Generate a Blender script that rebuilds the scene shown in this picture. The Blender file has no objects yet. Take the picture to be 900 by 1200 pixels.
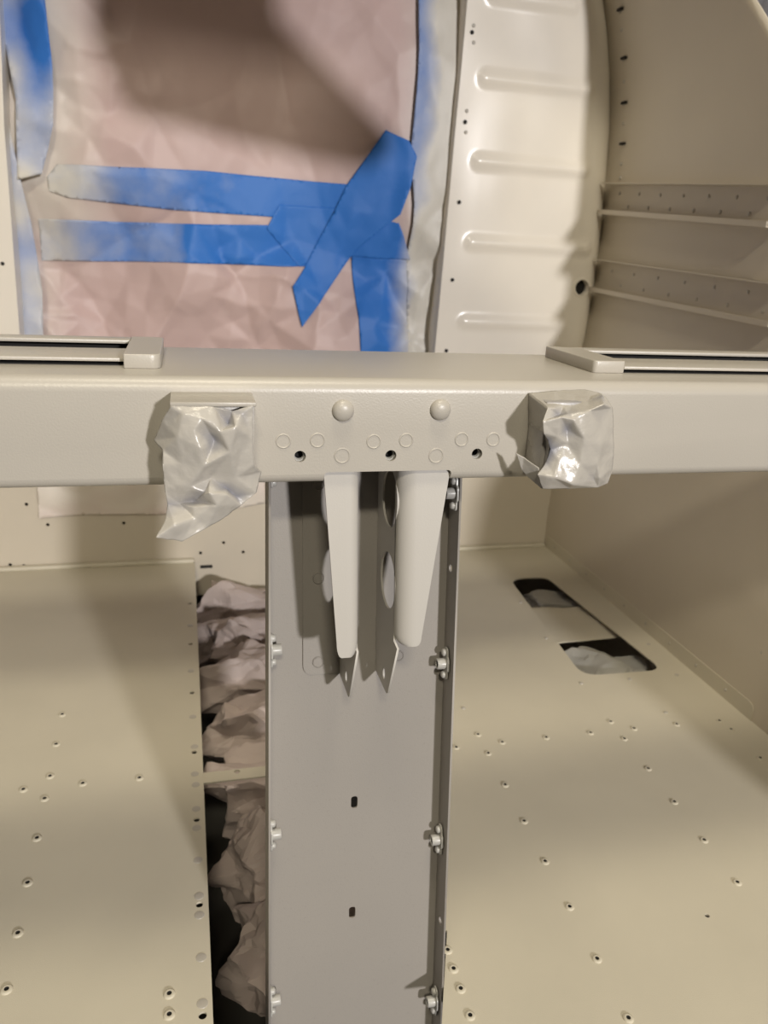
import bpy, bmesh, math, random
from mathutils import Vector, Matrix, noise
from mathutils.geometry import delaunay_2d_cdt
S = bpy.context.scene
C = S.collection
R = math.radians
def nvec(v): return Vector((noise.noise(v + Vector((11.3, 2.1, 7.7))), noise.noise(v + Vector((-5.2, 8.4, 1.9))), noise.noise(v + Vector((3.6, -9.1, 4.4)))))
PI = math.pi

# ------------------------------------------------------------------ camera, world, lights, exposure
# metres; X to the right, Y aft (away from the viewer), Z up, cabin floor at Z = 0
EYE = Vector((0, 0, 0.56))
AX = Vector((0.96931673, -0.24043214, -0.05116111))      # camera right in the cabin frame
AY = Vector((-0.0311685, -0.32666308, 0.94462678))       # camera down (flipped below)
AZ = Vector((0.24383108, 0.91404793, 0.3241339))
ROWX = Vector((0.96931673, -0.0311685, 0.24383108))
ROWY = Vector((-0.24043214, -0.32666308, 0.91404793))
ROWZ = ROWX.cross(ROWY)
M3 = Matrix((ROWX, ROWY, ROWZ))
FPX = 901.0
cam = bpy.data.cameras.new('camera')
cam.sensor_fit = 'VERTICAL'; cam.sensor_height = 36.0; cam.lens = 36.0 * FPX / 1200.0
cam.clip_start = 0.02
cam.dof.use_dof = True; cam.dof.focus_distance = 0.50; cam.dof.aperture_fstop = 12.0
cam_ob = bpy.data.objects.new('camera', cam)
rot = Matrix((M3.col[0], -M3.col[1], -M3.col[2])).transposed()
cam_ob.matrix_world = Matrix.Translation(EYE) @ rot.to_4x4()
C.objects.link(cam_ob); S.camera = cam_ob

S.view_settings.view_transform = 'Standard'; S.view_settings.look = 'None'
S.view_settings.gamma = 1.0; S.view_settings.use_curve_mapping = False
S.view_settings.exposure = 0.07

world = bpy.data.worlds.new('hangar'); S.world = world; world.use_nodes = True
world.node_tree.nodes['Background'].inputs[0].default_value = (1.0, 0.93, 0.84, 1)
world.node_tree.nodes['Background'].inputs[1].default_value = 0.02

def area(name, loc, target, size, power, col, size_y=None):
    l = bpy.data.lights.new(name, 'AREA'); l.energy = power; l.color = col
    if size_y: l.shape = 'RECTANGLE'; l.size = size; l.size_y = size_y
    else: l.shape = 'DISK'; l.size = size
    o = bpy.data.objects.new(name, l); o.location = loc
    o.rotation_euler = (Vector(target) - Vector(loc)).to_track_quat('-Z', 'Y').to_euler()
    C.objects.link(o); return o
area('work_lamp', (1.42, -4.15, 1.53), (0.1, 0.6, 0.4), 0.28, 168, (1.0, 0.965, 0.955))
area('ceiling_lamp', (-0.35, -2.55, 2.88), (0.15, 0.6, 0.2), 0.6, 48, (1.0, 0.91, 0.72), 0.25)
area('ceiling_panel', (0.10, 0.02, 2.6), (0.25, 0.35, 0.0), 0.8, 22, (1.0, 0.90, 0.70), 0.4)

# ------------------------------------------------------------------ measuring helper
def ray(px, py): return M3 @ Vector((px - 450.0, py - 600.0, FPX))
def at(px, py, X=None, Y=None, Z=None, n=None, q=None):
    """real point on a real plane of the cabin"""
    d = ray(px, py)
    if n is None:
        if X is not None: n, q = Vector((1, 0, 0)), Vector((X, 0, 0))
        elif Y is not None: n, q = Vector((0, 1, 0)), Vector((0, Y, 0))
        else: n, q = Vector((0, 0, 1)), Vector((0, 0, Z))
    n = Vector(n); q = Vector(q)
    return EYE + d * ((q - EYE).dot(n) / d.dot(n))

# ------------------------------------------------------------------ materials
def new_mat(name):
    m = bpy.data.materials.new(name); m.use_nodes = True
    nt = m.node_tree; return m, nt, nt.nodes['Principled BSDF']
def nd(nt, t, **kw):
    n = nt.nodes.new(t)
    for k, v in kw.items(): setattr(n, k, v)
    return n
def paint(name, col, rough=0.42, scale=900.0, bump=0.12, vary=0.05, speck=0.0, spec=0.5):
    m, nt, b = new_mat(name); L = nt.links
    tc = nd(nt, 'ShaderNodeTexCoord')
    big = nd(nt, 'ShaderNodeTexNoise'); big.inputs['Scale'].default_value = 9.0; big.inputs['Detail'].default_value = 4
    L.new(tc.outputs['Object'], big.inputs['Vector'])
    fine = nd(nt, 'ShaderNodeTexNoise'); fine.inputs['Scale'].default_value = scale; fine.inputs['Detail'].default_value = 2
    L.new(tc.outputs['Object'], fine.inputs['Vector'])
    mix = nd(nt, 'ShaderNodeMix', data_type='RGBA')
    mix.inputs['A'].default_value = (*[c * (1 - vary) for c in col], 1)
    mix.inputs['B'].default_value = (*[min(1, c * (1 + vary)) for c in col], 1)
    L.new(big.outputs['Fac'], mix.inputs['Factor'])
    out = mix.outputs['Result']
    if speck:
        sp = nd(nt, 'ShaderNodeTexNoise'); sp.inputs['Scale'].default_value = 620; sp.inputs['Detail'].default_value = 3
        L.new(tc.outputs['Object'], sp.inputs['Vector'])
        rp = nd(nt, 'ShaderNodeValToRGB'); rp.color_ramp.elements[0].position = 0.60; rp.color_ramp.elements[1].position = 0.70
        L.new(sp.outputs['Fac'], rp.inputs['Fac'])
        mm = nd(nt, 'ShaderNodeMath', operation='MULTIPLY'); mm.inputs[1].default_value = speck
        L.new(rp.outputs['Color'], mm.inputs[0])
        m2 = nd(nt, 'ShaderNodeMix', data_type='RGBA'); m2.inputs['B'].default_value = (*[c * 0.55 for c in col], 1)
        L.new(out, m2.inputs['A']); L.new(mm.outputs[0], m2.inputs['Factor']); out = m2.outputs['Result']
    L.new(out, b.inputs['Base Color'])
    b.inputs['Roughness'].default_value = rough; b.inputs['Specular IOR Level'].default_value = spec
    bp = nd(nt, 'ShaderNodeBump'); bp.inputs['Strength'].default_value = bump; bp.inputs['Distance'].default_value = 0.0006
    L.new(fine.outputs['Fac'], bp.inputs['Height']); L.new(bp.outputs['Normal'], b.inputs['Normal'])
    return m
def sprayed(name, bare, spray, rough_bare, rough_spray, bump=0.15, scale=260.0):
    """bare stock colour, with paint overspray where the mesh attribute 'spray' says it landed"""
    m, nt, b = new_mat(name); L = nt.links
    a = nd(nt, 'ShaderNodeAttribute', attribute_name='spray')
    tc = nd(nt, 'ShaderNodeTexCoord')
    n1 = nd(nt, 'ShaderNodeTexNoise'); n1.inputs['Scale'].default_value = 26; n1.inputs['Detail'].default_value = 4
    L.new(tc.outputs['Object'], n1.inputs['Vector'])
    ma = nd(nt, 'ShaderNodeMath', operation='MULTIPLY_ADD'); ma.inputs[1].default_value = 0.5; ma.inputs[2].default_value = -0.25
    L.new(n1.outputs['Fac'], ma.inputs[0])
    ad = nd(nt, 'ShaderNodeMath', operation='ADD', use_clamp=True)
    L.new(ma.outputs[0], ad.inputs[0]); L.new(a.outputs['Fac'], ad.inputs[1])
    mix = nd(nt, 'ShaderNodeMix', data_type='RGBA')
    mix.inputs['A'].default_value = (*bare, 1); mix.inputs['B'].default_value = (*spray, 1)
    L.new(ad.outputs[0], mix.inputs['Factor']); L.new(mix.outputs['Result'], b.inputs['Base Color'])
    mr = nd(nt, 'ShaderNodeMapRange'); mr.inputs['To Min'].default_value = rough_bare; mr.inputs['To Max'].default_value = rough_spray
    L.new(ad.outputs[0], mr.inputs['Value']); L.new(mr.outputs['Result'], b.inputs['Roughness'])
    n2 = nd(nt, 'ShaderNodeTexNoise'); n2.inputs['Scale'].default_value = scale; n2.inputs['Detail'].default_value = 3
    L.new(tc.outputs['Object'], n2.inputs['Vector'])
    bp = nd(nt, 'ShaderNodeBump'); bp.inputs['Strength'].default_value = bump; bp.inputs['Distance'].default_value = 0.001
    L.new(n2.outputs['Fac'], bp.inputs['Height']); L.new(bp.outputs['Normal'], b.inputs['Normal'])
    return m
BEIGE = (0.485, 0.453, 0.398)
M_PAINT = paint('beige_paint', BEIGE, 0.34, 800, 0.16)
M_FLOOR = paint('floor_paint', (0.62, 0.575, 0.465), 0.55, 1100, 0.2, 0.07, 0.0, 0.3)
M_CHAN = paint('channel_paint', (0.325, 0.302, 0.274), 0.5, 1000, 0.16, 0.05, 0.13, 0.35)
M_GUSSET = paint('gusset_paint', (0.49, 0.467, 0.428), 0.5, 1000, 0.10, 0.04, 0.0, 0.35)
M_WALL = paint('wall_paint', (0.61, 0.55, 0.45), 0.40, 700, 0.1)
M_PANEL = paint('bulkhead_paint', (0.86, 0.805, 0.71), 0.24, 500, 0.05)
M_DARK = paint('recess_shade', (0.012, 0.011, 0.010), 0.8)  # near-black colour stands in for shade inside holes and slots
M_BELLY = paint('bay_shade', (0.045, 0.042, 0.036), 0.7)  # near-black base colour stands in for the shade below the floor
M_METAL = paint('painted_hardware', (0.46, 0.45, 0.42), 0.32, 900, 0.1)
M_PAPER = sprayed('masking_paper', (0.61, 0.455, 0.43), (0.74, 0.68, 0.60), 0.5, 0.42, 0.12, 420)
M_TAPE = sprayed('blue_tape', (0.030, 0.185, 0.62), (0.70, 0.67, 0.60), 0.55, 0.45, 0.2, 500)
M_WRAP = sprayed('painted_tape', (0.045, 0.070, 0.17), (0.49, 0.462, 0.415), 0.5, 0.27, 0.2, 420)
M_KRAFT = paint('crumpled_kraft_paper', (0.50, 0.415, 0.375), 0.6, 300, 0.1, 0.08)
M_CLOTH = paint('white_sheet', (0.70, 0.72, 0.86), 0.7, 200, 0.2)

# ------------------------------------------------------------------ object helpers
def link(name, me, mat=None, parent=None, loc=None, rot=None):
    if mat is not None:
        me.materials.clear()
        for m in (mat if isinstance(mat, (list, tuple)) else [mat]): me.materials.append(m)
    o = bpy.data.objects.new(name, me); C.objects.link(o)
    if parent is not None: o.parent = parent
    if loc is not None: o.location = loc
    if rot is not None: o.rotation_euler = rot
    return o
def tag(o, label=None, cat=None, group=None, kind=None):
    for k, v in (('label', label), ('category', cat), ('group', group), ('kind', kind)):
        if v: o[k] = v
    return o
def empty(name, loc=(0, 0, 0)):
    o = bpy.data.objects.new(name, None); o.location = loc; o.empty_display_size = 0.02; C.objects.link(o); return o
def mesh(name, verts, faces, smooth=False):
    me = bpy.data.meshes.new(name); me.from_pydata([tuple(v) for v in verts], [], faces); me.update()
    if smooth: me.shade_smooth()
    return me
def from_bm(name, bm, smooth=False):
    bmesh.ops.recalc_face_normals(bm, faces=bm.faces[:])
    me = bpy.data.meshes.new(name); bm.to_mesh(me); bm.free()
    if smooth: me.shade_smooth()
    return me
def realise(ob):
    dg = bpy.context.evaluated_depsgraph_get(); dg.update()
    me = bpy.data.meshes.new_from_object(ob.evaluated_get(dg)); return me
def solid(me, t, offset=0.0):
    o = bpy.data.objects.new('tmp', me); C.objects.link(o)
    s = o.modifiers.new('s', 'SOLIDIFY'); s.thickness = t; s.offset = offset
    r = realise(o); bpy.data.objects.remove(o); return r
def circ(cx, cy, r, n=18, ry=None):
    ry = ry or r
    return [(cx + r * math.cos(2 * PI * i / n), cy + ry * math.sin(2 * PI * i / n)) for i in range(n)]
def rounded(pts, r, n=5):
    """polygon with corners rounded by radius r (number or list)"""
    out = []; N = len(pts)
    for i, p in enumerate(pts):
        rr = r[i] if isinstance(r, (list, tuple)) else r
        p = Vector(p); a = (Vector(pts[i - 1]) - p); b = (Vector(pts[(i + 1) % N]) - p)
        if rr <= 0: out.append(tuple(p)); continue
        a.normalize(); b.normalize()
        ang = a.angle(b); d = rr / math.tan(ang / 2)
        p0 = p + a * d; p1 = p + b * d
        for k in range(n + 1):
            t = k / n
            out.append(tuple((1 - t) ** 2 * p0 + 2 * t * (1 - t) * p + t * t * p1))
    return out
def plate(name, outline, holes, t, frame, bevel=0.0):
    """flat sheet with real holes; frame maps (u, v, w) to the cabin, sheet centred on w = 0"""
    cu = bpy.data.curves.new(name, 'CURVE'); cu.dimensions = '2D'; cu.fill_mode = 'BOTH'
    cu.extrude = t / 2 - bevel; cu.bevel_depth = bevel; cu.bevel_resolution = 1; cu.offset = -bevel
    for loop in [outline] + list(holes):
        sp = cu.splines.new('POLY'); sp.points.add(len(loop) - 1); sp.use_cyclic_u = True
        for p, q in zip(sp.points, loop): p.co = (q[0], q[1], 0, 1)
    o = bpy.data.objects.new('tmp', cu); C.objects.link(o)
    me = realise(o); bpy.data.objects.remove(o); bpy.data.curves.remove(cu)
    me.transform(frame); me.name = name
    if frame.determinant() < 0: me.flip_normals()
    return me
def frame(o, u, v):
    u = Vector(u).normalized(); v = Vector(v).normalized(); w = u.cross(v)
    m = Matrix((u, v, w)).transposed().to_4x4(); m.translation = Vector(o); return m
F_FLOOR = frame((0, 0, 0), (1, 0, 0), (0, 1, 0))                 # u = X, v = Y
def F_BACK(y): return frame((0, y, 0), (1, 0, 0), (0, 0, 1))      # u = X, v = Z, w = -Y
def F_SIDE(x): return frame((x, 0, 0), (0, 1, 0), (0, 0, 1))      # u = Y, v = Z, w = +X
def lathe(name, prof, n=16, split=None, smooth=True):
    """turn (r, h) points about Z; faces of rings from index split on get material slot 1"""
    vs = []; fs = []; mi = []
    for r, h in prof:
        for i in range(n):
            a = 2 * PI * i / n; vs.append((r * math.cos(a), r * math.sin(a), h))
    for k in range(len(prof) - 1):
        for i in range(n):
            j = (i + 1) % n
            fs.append((k * n + i, k * n + j, (k + 1) * n + j, (k + 1) * n + i)); mi.append(1 if split is not None and k >= split else 0)
    fs.append(tuple((len(prof) - 1) * n + i for i in range(n))); mi.append(1 if split is not None else 0)
    me = mesh(name, vs, fs)
    for p, m in zip(me.polygons, mi): p.material_index = m; p.use_smooth = smooth
    me.set_sharp_from_angle(angle=R(40))
    return me
def box_bm(bm, lo, hi):
    lo = Vector(lo); hi = Vector(hi)
    r = bmesh.ops.create_cube(bm, size=1.0, matrix=Matrix.Translation((lo + hi) / 2) @ Matrix.Diagonal((*(hi - lo), 1)))
    return r['verts']
def box(name, lo, hi, bevel=0.0, seg=2):
    bm = bmesh.new(); box_bm(bm, lo, hi)
    if bevel: bmesh.ops.bevel(bm, geom=bm.edges[:], offset=bevel, segments=seg, affect='EDGES', profile=0.5)
    me = from_bm(name, bm)
    if bevel: me.shade_smooth(); me.set_sharp_from_angle(angle=R(35))
    return me
def face_to(n, roll=0.0):
    return Vector(n).to_track_quat('Z', 'Y').to_euler()
def setattr_spray(me, fn):
    a = me.attributes.new('spray', 'FLOAT', 'POINT')
    for i, v in enumerate(me.vertices): a.data[i].value = fn(v.co)
def smooth01(a, b, x):
    t = max(0.0, min(1.0, (x - a) / (b - a))); return t * t * (3 - 2 * t)

# ------------------------------------------------------------------ shared small hardware
PULL = lathe('pull_rivet', [(0.0047, 0), (0.0046, 0.0006), (0.0038, 0.0013), (0.0025, 0.0015), (0.0019, 0.0013), (0.0016, 0.0004)], 16, 4)
FLAT = lathe('flush_rivet', [(0.0042, 0), (0.0040, 0.00028), (0.0034, 0.00042), (0.0001, 0.00045)], 16)
DOME = lathe('dome_rivet', [(0.0062, 0), (0.0061, 0.0010), (0.0054, 0.0024), (0.0040, 0.0034), (0.0022, 0.0039), (0.0002, 0.0040)], 24)
RING = lathe('ring_rivet', [(0.0052, 0), (0.0050, 0.0005), (0.0045, 0.0008), (0.0041, 0.0005), (0.0039, 0.0001), (0.0001, 0.00015)], 24)
PIT = lathe('hole', [(0.0027, 0.0), (0.0026, 0.00015), (0.0022, 0.00005), (0.0001, 0.00002)], 14)  # flat disc, its dark colour painting the shade of an open hole
SMALL = lathe('small_rivet', [(0.0030, 0), (0.0027, 0.0009), (0.0015, 0.0014), (0.0002, 0.0015)], 12)
RINGC = RING.copy(); RINGC.materials.append(M_CHAN)
for me in (FLAT, DOME, RING, SMALL): me.materials.append(M_PAINT)
PULL.materials.append(M_FLOOR); PULL.materials.append(M_DARK); PIT.materials.append(M_DARK)
def hw(me, name, loc, n, parent, scale=1.0, mat=None):
    o = bpy.data.objects.new(name, me); o.location = loc; o.rotation_euler = face_to(n); o.scale = (scale,) * 3
    o.parent = parent; C.objects.link(o); return o

# ------------------------------------------------------------------ floor
GAP_L, GAP_R, XW, YB = 0.0046, 0.1868, 0.7045, 1.3454
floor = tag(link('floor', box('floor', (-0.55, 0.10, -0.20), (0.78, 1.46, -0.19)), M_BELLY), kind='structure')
left_holes = [(230.5, 960.5), (233.7, 1060), (237.5, 1190), (227.6, 881.4), (225, 811.7), (223.4, 754.8), (222.5, 707)]
LP = plate('floor_panel', [(-0.55, 0.10), (GAP_L, 0.10), (GAP_L, YB), (-0.55, YB)],
           [circ(at(x, y, Z=0).x, at(x, y, Z=0).y, 0.0032, 14) for x, y in left_holes], 0.002, F_FLOOR)
LP.transform(Matrix.Translation((0, 0, -0.001)))
lp = link('floor_panel', LP, M_FLOOR, floor)
ct = rounded([tuple(at(597, 678, Z=0).xy), tuple(at(641, 676.5, Z=0).xy), tuple(at(777, 785, Z=0).xy), tuple(at(683, 792, Z=0).xy)], [0.030, 0.02, 0.022, 0.026], 6)
RP = plate('floor_panel', [tuple(at(517.5, 1203, Z=0).xy), (0.26, 0.375), (0.45, 0.335), (XW, 0.28), (XW, YB), (GAP_R, YB), (GAP_R, 0.475), tuple(at(524, 1090, Z=0).xy), tuple(at(520.5, 1150, Z=0).xy)],
           [ct, circ(*at(828.7, 1073, Z=0).xy, 0.0022, 12)], 0.002, F_FLOOR)
RP.transform(Matrix.Translation((0, 0, -0.001)))
rp = link('floor_panel', RP, M_FLOOR, floor)
UP = (0, 0, 1)
for x, y in [(58.7, 910), (97, 918.5), (163.5, 912), (27.4, 925.6), (52.3, 936.3), (43.4, 982.5), (32.4, 1035), (21, 1094), (7.8, 1160),
             (198.4, 1165), (198.4, 1189.4), (73, 837.7), (65.8, 872.5)]:
    hw(PULL, 'rivet', at(x, y, Z=0), UP, lp)
for x, y in [(228, 875), (228.3, 907), (229.4, 919.6), (230, 948), (230.5, 970.4), (232, 1008), (233.3, 1050), (233.7, 1072.4), (235.8, 1122),
             (237.2, 1176), (226, 840), (224, 786), (223, 733)]:
    hw(FLAT, 'flush_rivet', at(x, y, Z=0), UP, lp, 1.05)
for x, y in [(614, 962.5), (638.7, 1009.8), (667.4, 1063), (699.5, 1124), (736.2, 1193.5), (790, 940), (825, 984.8), (863.8, 1034.3),
             (524.5, 1113.7), (531.4, 1135.6), (539.8, 1159), (550.8, 1190.5), (759.4, 901), (591.8, 920), (572, 883), (560, 861), (588.4, 870),
             (640, 864.5), (692, 859), (715.5, 846), (743, 854), (731.6, 866), (792.8, 849), (843, 845), (856.6, 855), (890.8, 888.6), (534.5, 876)]:
    hw(PULL, 'rivet', at(x, y, Z=0), UP, rp, 0.92)
for x, y in [(640, 748), (681, 801), (738, 796), (793, 791), (610, 706), (700, 690), (760, 755), (543, 830), (780, 835)]:
    hw(SMALL, 'small_rivet', at(x, y, Z=0), UP, rp)

# ------------------------------------------------------------------ right wall: curved fuselage side
PROF = [(0.0, 0.7045), (0.08, 0.7043), (0.16, 0.7075), (0.25, 0.722), (0.34, 0.737), (0.42, 0.7455), (0.52, 0.750), (0.62, 0.749), (0.70, 0.745),
        (0.78, 0.739), (0.86, 0.727), (0.93, 0.709), (0.97, 0.696), (1.02, 0.672), (1.08, 0.632), (1.13, 0.585)]
def wall_x(z):
    if z <= PROF[0][0]: return PROF[0][1]
    for (z0, x0), (z1, x1) in zip(PROF, PROF[1:]):
        if z <= z1: return x0 + (x1 - x0) * (z - z0) / (z1 - z0)
    return PROF[-1][1]
def sill(y): return min(1.13, 0.861 + (y - 0.976) * 1.15) if y > 0.955 else max(0.44, 0.840 - 2.75 * (0.955 - y))
def side_skin(sign, xc, y0=0.10):
    ys = [y0 + (1.46 - y0) * i / 80 for i in range(81)]; nz = 48; vs = []; fs = []
    for y in ys:
        top = sill(y)
        for k in range(nz):
            z = -0.19 + (top + 0.19) * k / (nz - 1)
            vs.append((xc + sign * (wall_x(z) - xc), y, z))
    for i in range(len(ys) - 1):
        for k in range(nz - 1):
            a = i * nz + k; f = (a, a + nz, a + nz + 1, a + 1); fs.append(f if sign > 0 else f[::-1])
    me = mesh('skin', vs, fs, True); return me
wall_right = tag(link('wall_right', solid(side_skin(1, 0.09), 0.0016, -1), M_WALL), kind='structure')
wall_left = tag(link('wall_left', solid(side_skin(-1, 0.09, 0.90), 0.0016, -1), M_WALL), kind='structure')
def longeron(p_top0, p_top1, p_bot0, p_bot1, depth, n_riv, y_near):
    """channel-shaped stringer riveted along the curved skin, with two inward flanges"""
    a0, a1, b0, b1 = [at(*p, X=0.742) for p in (p_top0, p_top1, p_bot0, p_bot1)]
    def ext(p, q, y): t = (y - p.y) / (q.y - p.y); return p.z + (q.z - p.z) * t
    ys = [y_near, 0.98, 1.07, 1.16, 1.25, 1.343]; vs = []; fs = []
    for y in ys:
        zt, zb = ext(a0, a1, y), ext(b0, b1, y)
        xt, xb = wall_x(zt) - 0.0022, wall_x(zb) - 0.0022
        vs += [(xt - depth, y, zt + 0.001), (xt - 0.0005, y, zt), (xb - 0.0005, y, zb), (xb - depth, y, zb - 0.001), (xb - depth, y, zb + 0.006)]
    for i in range(len(ys) - 1):
        for k in range(4): fs.append((i * 5 + k, i * 5 + k + 1, (i + 1) * 5 + k + 1, (i + 1) * 5 + k))
    o = link('longeron', solid(mesh('longeron', vs, fs), 0.0018, 0), M_WALL, wall_right)
    for i in range(n_riv):
        y = 0.90 + i * 0.44 / n_riv
        zz = ext(a0, a1, y) * (0.70 if i % 2 else 0.28) + ext(b0, b1, y) * (0.30 if i % 2 else 0.72)
        hw(SMALL, 'rivet', (wall_x(zz) - 0.0035, y, zz), (-1, 0, 0), o)
    return o
longeron((700, 216), (900, 218), (697, 249), (900, 265), 0.022, 14, 0.900)
longeron((705, 305), (900, 332), (703, 341), (900, 380), 0.020, 12, 0.862)
# upturned floor flange along the foot of the wall, rounded at its near end
me = plate('floor_flange', rounded([(0.715, -0.001), (1.335, -0.001), (1.335, 0.024), (0.715, 0.024)], [0, 0, 0.003, 0.012]), [], 0.002, F_SIDE(0.7028))
link('floor_flange', me, M_FLOOR, wall_right)
for i in range(9): hw(SMALL, 'rivet', (0.7018, 0.77 + i * 0.066, 0.013), (-1, 0, 0), wall_right, 0.8)
for x, y in [(868, 816), (893, 765), (896, 790)]: hw(SMALL, 'rivet', at(x, y, X=0.7045), (-1, 0, 0), wall_right)
# seam clips along the frame
for x, y in [(722, 28), (725, 45), (727, 75), (728, 98), (728, 123), (727, 145), (724, 168), (722, 192), (720, 208)]:
    p = at(x + 2, y, X=0.735); p.x = wall_x(p.z) - 0.002; p.y = min(p.y, 1.318)
    hw(SMALL, 'rivet', p, (-1, 0, 0), wall_right, 1.1)
for x, y in [(721, 28), (727, 75), (727, 123), (724, 169)]:
    p = at(x, y, X=0.735); z = p.z; xx = wall_x(z)
    link('clip', box('clip', (xx - 0.007, 1.306, z - 0.002), (xx - 0.0005, 1.320, z + 0.002), 0.0008), M_DARK, wall_right)  # clip coloured near-black to paint in its shadow

# ------------------------------------------------------------------ ceiling: cabin roof skin over the aft bay
vs = []; fs = []; n = 24
xr = wall_x(1.13)
for y in (0.52, 0.86, 1.20, 1.46):
    for k in range(n + 1):
        a = PI * k / n; vs.append((0.09 + (xr - 0.09) * math.cos(a), y, 1.13 + 0.17 * math.sin(a)))
for i in range(3):
    for k in range(n): fs.append((i * (n + 1) + k, (i + 1) * (n + 1) + k, (i + 1) * (n + 1) + k + 1, i * (n + 1) + k + 1))
ceiling = tag(link('ceiling', solid(mesh('roof', vs, fs, True), 0.002), M_WALL), kind='structure')

shadow_outline = [(0.143, 1.28), (0.096, 0.936), (0.136, 0.848), (0.337, 0.825), (0.465, 0.805), (0.502, 0.842), (0.414, 0.926), (0.345, 0.991), (0.335, 1.28)]  # added board, out of view, outlined to cast the shadow on the doorway paper
me = plate('shadow_board', rounded(shadow_outline, [0, 0.03, 0.03, 0.03, 0.02, 0.02, 0.03, 0.02, 0], 5), [], 0.004, F_BACK(0.60))
link('shadow_board', me, M_WALL, ceiling)
# ------------------------------------------------------------------ back wall (bulkhead)
YP = 1.405                                                        # recessed doorway, papered over
def edge_l(z): return 0.4382 + (z - 0.391) * 0.0220               # left edge of the ribbed right panel
low = []
for x, y in [(31, 591), (56, 615), (145, 613), (235, 648), (285, 647), (262, 636), (12, 662), (28, 663)]:
    p = at(x, y, Y=YB); low.append(circ(p.x, p.z, 0.0030, 12))
me = plate('wall_back', [(-0.55, -0.07), (wall_x(0) + 0.02, -0.07), (wall_x(0.2) + 0.02, 0.21), (-0.55, 0.21)], low, 0.002, F_BACK(YB + 0.001))
wall_back = tag(link('wall_back', me, M_WALL), kind='structure')
p = at(236, 664, Y=YB)
link('slot', box('slot', (p.x - 0.002, YB - 0.002, p.z - 0.003), (p.x + 0.020, YB - 0.0002, p.z + 0.003), 0.0012), M_DARK, wall_back)
# bright folded lip where the lower wall meets the floor
link('lip', box('lip', (-0.55, YB - 0.012, -0.0005), (0.004, YB - 0.0002, 0.007), 0.003, 3), M_FLOOR, wall_back)
link('lip', box('lip', (GAP_R, YB - 0.012, -0.0005), (XW - 0.004, YB - 0.0002, 0.007), 0.003, 3), M_FLOOR, wall_back)
# right panel with pressed stiffening ribs and a rolled outer edge
ribs = []
for x0, y0, x1, y1 in [(565, 88, 690, 102), (557, 186, 684, 196), (549, 281, 686, 289), (541, 372, 655, 380), (575, -8, 672, 2)]:
    a, b = at(x0, y0, Y=YB), at(x1, y1, Y=YB); ribs.append((a.x + 0.006, b.x, (a.z + b.z) / 2 - 0.004))
def panel_y(x, z):
    y = YB
    for xa, xb, zr in ribs:
        dx = max(xa - x, 0, x - xb); d = math.hypot(dx, z - zr)
        if d < 0.017: y -= 0.0055 * (0.5 + 0.5 * math.cos(PI * d / 0.017))
    d = wall_x(z) - x; r = 0.036
    if d < r: y += (r - math.sqrt(max(0, r * r - (r - d) ** 2))) * 0.8
    y += 0.0012 * noise.noise(Vector((x * 14, 0, z * 9)))
    return y
hp = at(682, 337, Y=YB)
nx, nz = 84, 210; vs = []; fs = []; z0, z1 = 0.205, 1.20
for i in range(nz):
    z = z0 + (z1 - z0) * i / (nz - 1); xa = edge_l(z); xb = wall_x(z) - 0.001
    for k in range(nx):
        t = k / (nx - 1); x = xa + (xb - xa) * (1 - (1 - t) ** 1.25); vs.append((x, panel_y(x, z), z))
for i in range(nz - 1):
    for k in range(nx - 1):
        a = i * nx + k; m = (Vector(vs[a]) + Vector(vs[a + nx + 1])) / 2
        if math.hypot(m.x - hp.x, m.z - hp.z) > 0.0150: fs.append((a, a + 1, a + nx + 1, a + nx))
# doorway jamb of the panel runs back to the papered opening
bn = len(vs)
for i in range(nz):
    z = z0 + (z1 - z0) * i / (nz - 1); xa = edge_l(z); vs += [(xa - 0.001, YB + 0.003, z), (xa - 0.0015, 1.46, z)]
for i in range(nz - 1):
    a = bn + 2 * i; fs.append((a + 1, a, a + 2, a + 3)); fs.append((a, i * nx, (i + 1) * nx, a + 2))
panel = link('bulkhead_panel', mesh('bulkhead_panel', vs, fs, True), M_PANEL, wall_back)
panel.data.set_sharp_from_angle(angle=R(50))
hole = lathe('hole', [(0.0185, -0.003), (0.0183, 0.0002), (0.0160, 0.0012), (0.0138, 0.0010), (0.0134, -0.004), (0.0134, -0.012)], 28, 5)
hn = Vector((panel_y(hp.x + 0.012, hp.z) - panel_y(hp.x - 0.012, hp.z), -0.024, 0)).normalized()
hole.materials.append(M_PANEL); hole.materials.append(M_DARK)
link('hole', hole, None, panel, (hp.x, panel_y(hp.x, hp.z) + 0.0002, hp.z), face_to(hn))
for x, y in [(553, 38), (545, 143), (538, 237), (530, 328), (523, 411)]:
    p = at(x, y, Y=YB); hw(PIT, 'hole', (p.x, YB - 0.001, p.z), (0, -1, 0), panel, 1.25)
for x, y in [(555, 30), (555, 50), (547, 130), (546, 155), (709, 250)]:
    p = at(x, y, Y=YB); hw(SMALL, 'rivet', (p.x, YB - 0.0006, p.z), (0, -1, 0), panel, 1.0)
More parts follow.
